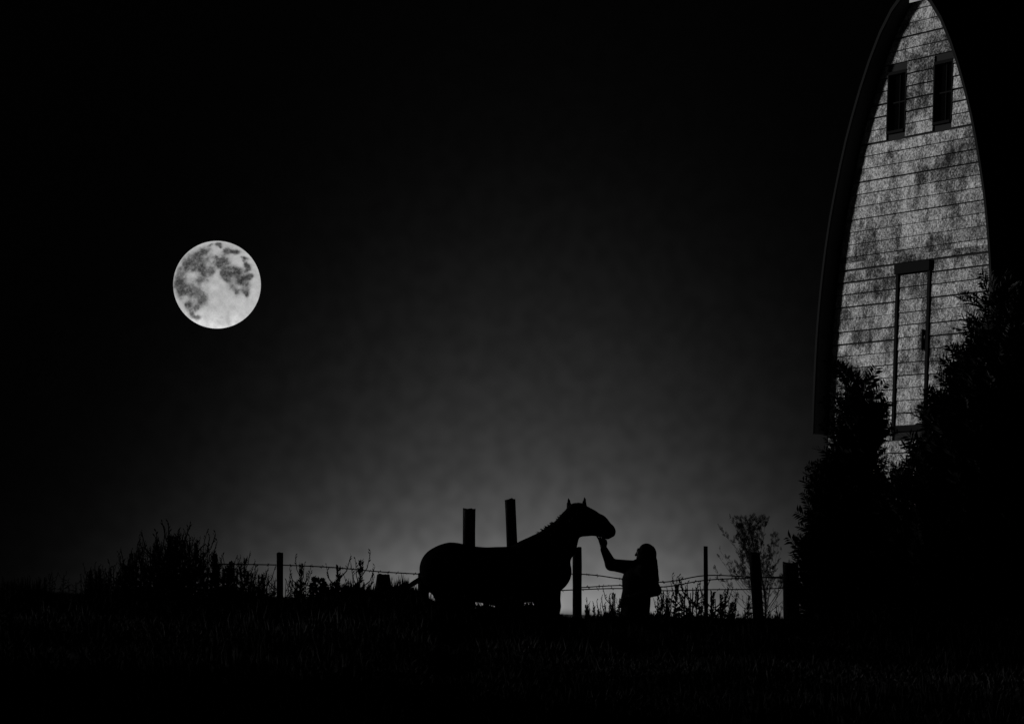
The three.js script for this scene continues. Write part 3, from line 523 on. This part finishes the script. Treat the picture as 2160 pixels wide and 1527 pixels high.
// ---------------------------------------------------------------- trees in front of the barn
const barkMat = mat(0.1), leafMat = mat(0.05, 0.9);
function frondGeo(seed) {                                   // a curved stem with pairs of narrow leaflets, unit length
  const r = rng(seed), pos = [], idx = [], S = (t) => new THREE.Vector3(0, t - 0.12 * t * t, 0.22 * t * t);
  const tri = (...v) => { const n = pos.length / 3; v.forEach((p) => pos.push(p.x, p.y, p.z)); for (let i = 1; i + 1 < v.length; i++) idx.push(n, n + i, n + i + 1); };
  for (let k = 0; k < 4; k++) { const a = S(k / 4), b = S((k + 1) / 4), w = new THREE.Vector3(0.012 * (1 - k * 0.18), 0, 0); tri(a.clone().sub(w), a.clone().add(w), b.clone().add(w), b.clone().sub(w)); const u = new THREE.Vector3(0, 0, w.x); tri(a.clone().sub(u), a.clone().add(u), b.clone().add(u), b.clone().sub(u)); }
  for (let k = 0; k < 11; k++) for (const s of [-1, 1]) {
    const t = 0.14 + 0.82 * k / 11 + 0.02 * r(), b = S(t), l = 0.34 * (1 - 0.45 * t) * (0.8 + 0.4 * r()), d = new THREE.Vector3(s * (0.75 + 0.2 * r()), 0.65 + 0.3 * r(), (r() - 0.4) * 0.7).normalize(), w = new THREE.Vector3(-d.y, d.x, 0).normalize().multiplyScalar(l * 0.11), m = b.clone().addScaledVector(d, l * 0.45), e = b.clone().addScaledVector(d, l); e.y -= 0.03;
    tri(b, m.clone().sub(w), e, m.clone().add(w));
  }
  const g = geom(pos, idx).toNonIndexed(); g.computeVertexNormals(); return g;
}
const fronds = [1, 2, 3].map((s) => frondGeo(300 + s));
function tree(name, label, depth, trunkPx, rows, n, size, seed, group, thin = 1) {
  // rows: [py, left px, right px], from the top down; the crown is as deep as it is wide
  const r = rng(seed), base = at(trunkPx, 1300, depth); base.y = groundY(base.x, base.z) - 0.05;
  const g = thing(name, base, 0, label, 'tree', group);
  const L = rows.map(([y, a, b]) => { const p = at(a, y, depth), q = at(b, y, depth); return { y: (p.y + q.y) / 2 - base.y, x: (p.x + q.x) / 2 - base.x, w: (q.x - p.x) / 2 }; });
  const env = (y) => { let i = 0; while (i < L.length - 2 && L[i + 1].y > y) i++; const a = L[i], b = L[i + 1], t = Math.min(1, Math.max(0, (y - a.y) / (b.y - a.y))); return { x: a.x + (b.x - a.x) * t, w: a.w + (b.w - a.w) * t }; };
  const H = L[0].y, low = Math.max(0.1, L.at(-1).y), tp = [];
  for (let i = 0; i <= 8; i++) { const y = H * 0.96 * i / 8, e = env(Math.max(y, low)); tp.push(new THREE.Vector3(y < low ? e.x * y / low : e.x + 0.06 * (r() - 0.5), y, 0.06 * (r() - 0.5))); }
  const trunk = part('trunk', tube(tp, tp.map((_, i) => 0.012 + 0.09 * thin * (1 - i / 8)), 8), barkMat, g);
  const limbs = [], NL = thin === 1 ? 22 : 80;
  for (let k = 0; k < NL; k++) {
    const y = low + (H - low) * (0.03 + (thin === 1 ? 0.88 : 0.6) * k / NL), e = env(y), a = k * 2.4 + r(), i = Math.min(7, Math.floor(y / (H * 0.96) * 8)), s = tp[i].clone().lerp(tp[i + 1], y / (H * 0.96) * 8 - i), y2 = Math.min(y + 0.25 + 0.3 * e.w + (thin === 1 ? 0 : 1.2 * r()), H * 0.97), e2 = env(y2);
    const rw = thin === 1 ? 0.8 : 0.25 + 0.75 * r(), end = new THREE.Vector3(e2.x + Math.cos(a) * e2.w * rw, y2, Math.sin(a) * e2.w * rw), mid = s.clone().lerp(end, 0.5); mid.y -= 0.08 * e.w; limbs.push([s, mid, end]);
    part('limb', tube([s, mid, end], [0.03 * thin, 0.018 * thin, 0.006 * thin], 5), barkMat, g);
  }
  const m = Math.ceil(n / 3), M = new THREE.Matrix4(), q = new THREE.Quaternion(), q2 = new THREE.Quaternion(), Y = new THREE.Vector3(0, 1, 0), d = new THREE.Vector3(), col = new THREE.Color();
  const area = []; let sum = 0; for (let i = 0; i < 60; i++) { sum += env(low + (H - low) * (i + 0.5) / 60).w ** 1.6 + 0.03; area.push(sum); }
  fronds.forEach((fg, v) => {
    const im = new THREE.InstancedMesh(fg, leafMat, m);
    for (let i = 0; i < m; i++) {
      const k = r() * sum; let b = 0; while (area[b] < k) b++; const open = thin === 1 && b > 40 ? (b - 40) / 20 : 0;
      const y = low + (H - low) * (b + r()) / 60, e = env(y), a = r() * 6.28, u = Math.sqrt(r()), fill = v === 0 && thin === 1, len = (r() < open * 0.8 ? 0.001 : 1) * size * (fill ? 0.7 : 0.7 + 0.7 * r()), lump = (thin === 1 ? 0.5 : 0.2) + (thin === 1 ? 0.95 : 1.4) * fbm(a * 1.6 + seed * 7, y * 2.2 + 30, 160 + seed, 3), reach = Math.max(0.02, e.w * lump * 1.08 - len * 0.35) * (fill ? u * 0.6 : Math.pow(u, 0.6));
      d.set(Math.cos(a) * (0.25 + 0.6 * u) + 0.5 * (r() - 0.5), 0.45 + 0.75 * r(), Math.sin(a) * (0.25 + 0.6 * u) + 0.5 * (r() - 0.5)).normalize();
      q.setFromUnitVectors(Y, d).multiply(q2.setFromAxisAngle(Y, r() * 6.28));
      const at0 = new THREE.Vector3(e.x + Math.cos(a) * reach, y - len * 0.5 * d.y, Math.sin(a) * reach); if (thin !== 1) { const [, m1, e1] = limbs[Math.floor(r() * limbs.length)]; at0.copy(m1).lerp(e1, Math.pow(r(), 0.7)); }
      M.compose(at0, q, new THREE.Vector3(len, len, len)); im.setMatrixAt(i, M); im.setColorAt(i, col.setScalar(0.6 + 0.7 * r()));
    }
    im.name = 'crown'; im.userData.kind = 'stuff'; im.castShadow = im.receiveShadow = true; g.add(im);
  });
}
tree('leafy_tree', 'smaller dark tree with a pointed top below the barn’s roof edge', 70, 1800, [[760, 1806, 1816], [790, 1796, 1832], [830, 1776, 1852], [870, 1768, 1862], [920, 1766, 1856], [970, 1756, 1852], [1010, 1738, 1858], [1060, 1716, 1876], [1110, 1702, 1902], [1180, 1696, 1910], [1300, 1696, 1910], [1380, 1706, 1896]], 2300, 0.52, 1, 'trees before the barn');
tree('leafy_tree', 'largest dark tree, covering the barn’s near corner', 68, 2120, [[570, 2086, 2110], [620, 2064, 2150], [680, 2040, 2210], [760, 2030, 2250], [800, 1996, 2270], [850, 1976, 2290], [890, 1954, 2300], [960, 1940, 2310], [1030, 1920, 2320], [1120, 1890, 2330], [1250, 1886, 2330], [1380, 1900, 2310]], 4400, 0.58, 2, 'trees before the barn');
tree('leafy_tree', 'sparse low tree beyond the leaning fence post', 120, 1600, [[1085, 1545, 1600], [1110, 1505, 1650], [1150, 1490, 1690], [1200, 1490, 1720], [1260, 1510, 1720], [1330, 1540, 1690]], 900, 0.15, 3, 'trees beyond the fence', 0.3);
// unseen spruces added to keep the low light off the bank and the horse
for (let i = 0; i < 13; i++) {
  const k = i / 12, x = -13 - 4 * k, z = -27 - 62 * k, H = 10.5 + 1.2 * hash(i, 1, 5), r = rng(500 + i);
  const g = thing('added_spruce', new THREE.Vector3(x, groundY(x, z) - 0.05, z), r() * 6, 'unseen dense spruce added to block the low light', 'tree', 'spruces added to block the low light');
  part('trunk', tube([0, 0.5, 1].map((t) => new THREE.Vector3(0, H * 0.97 * t, 0)), [0.22, 0.13, 0.02], 8), barkMat, g);
  const n = i === 3 ? 260 : i === 2 ? 900 : 1500, im = new THREE.InstancedMesh(fronds[i % 3], leafMat, n), M = new THREE.Matrix4(), q = new THREE.Quaternion(), q2 = new THREE.Quaternion(), Y = new THREE.Vector3(0, 1, 0), d = new THREE.Vector3();  // sparser crowns shaped to leak some light onto the bank
  for (let j = 0; j < n; j++) {
    const t = 1 - Math.sqrt(r()), y = 0.2 + (H - 0.8) * t, w = 3.4 * Math.pow(1 - t, 0.75), a = r() * 6.28, u = Math.sqrt(r()) * w, l = 0.7 + 0.7 * r();
    d.set(Math.cos(a), 0.25 + 0.5 * r(), Math.sin(a)).normalize(); q.setFromUnitVectors(Y, d).multiply(q2.setFromAxisAngle(Y, r() * 6.28));
    M.compose(new THREE.Vector3(Math.cos(a) * u, y, Math.sin(a) * u), q, new THREE.Vector3(l, l, l)); im.setMatrixAt(j, M);
  }
  im.name = 'crown'; im.userData.kind = 'stuff'; im.castShadow = im.receiveShadow = true; g.add(im);
}
renderer.render(scene, camera);
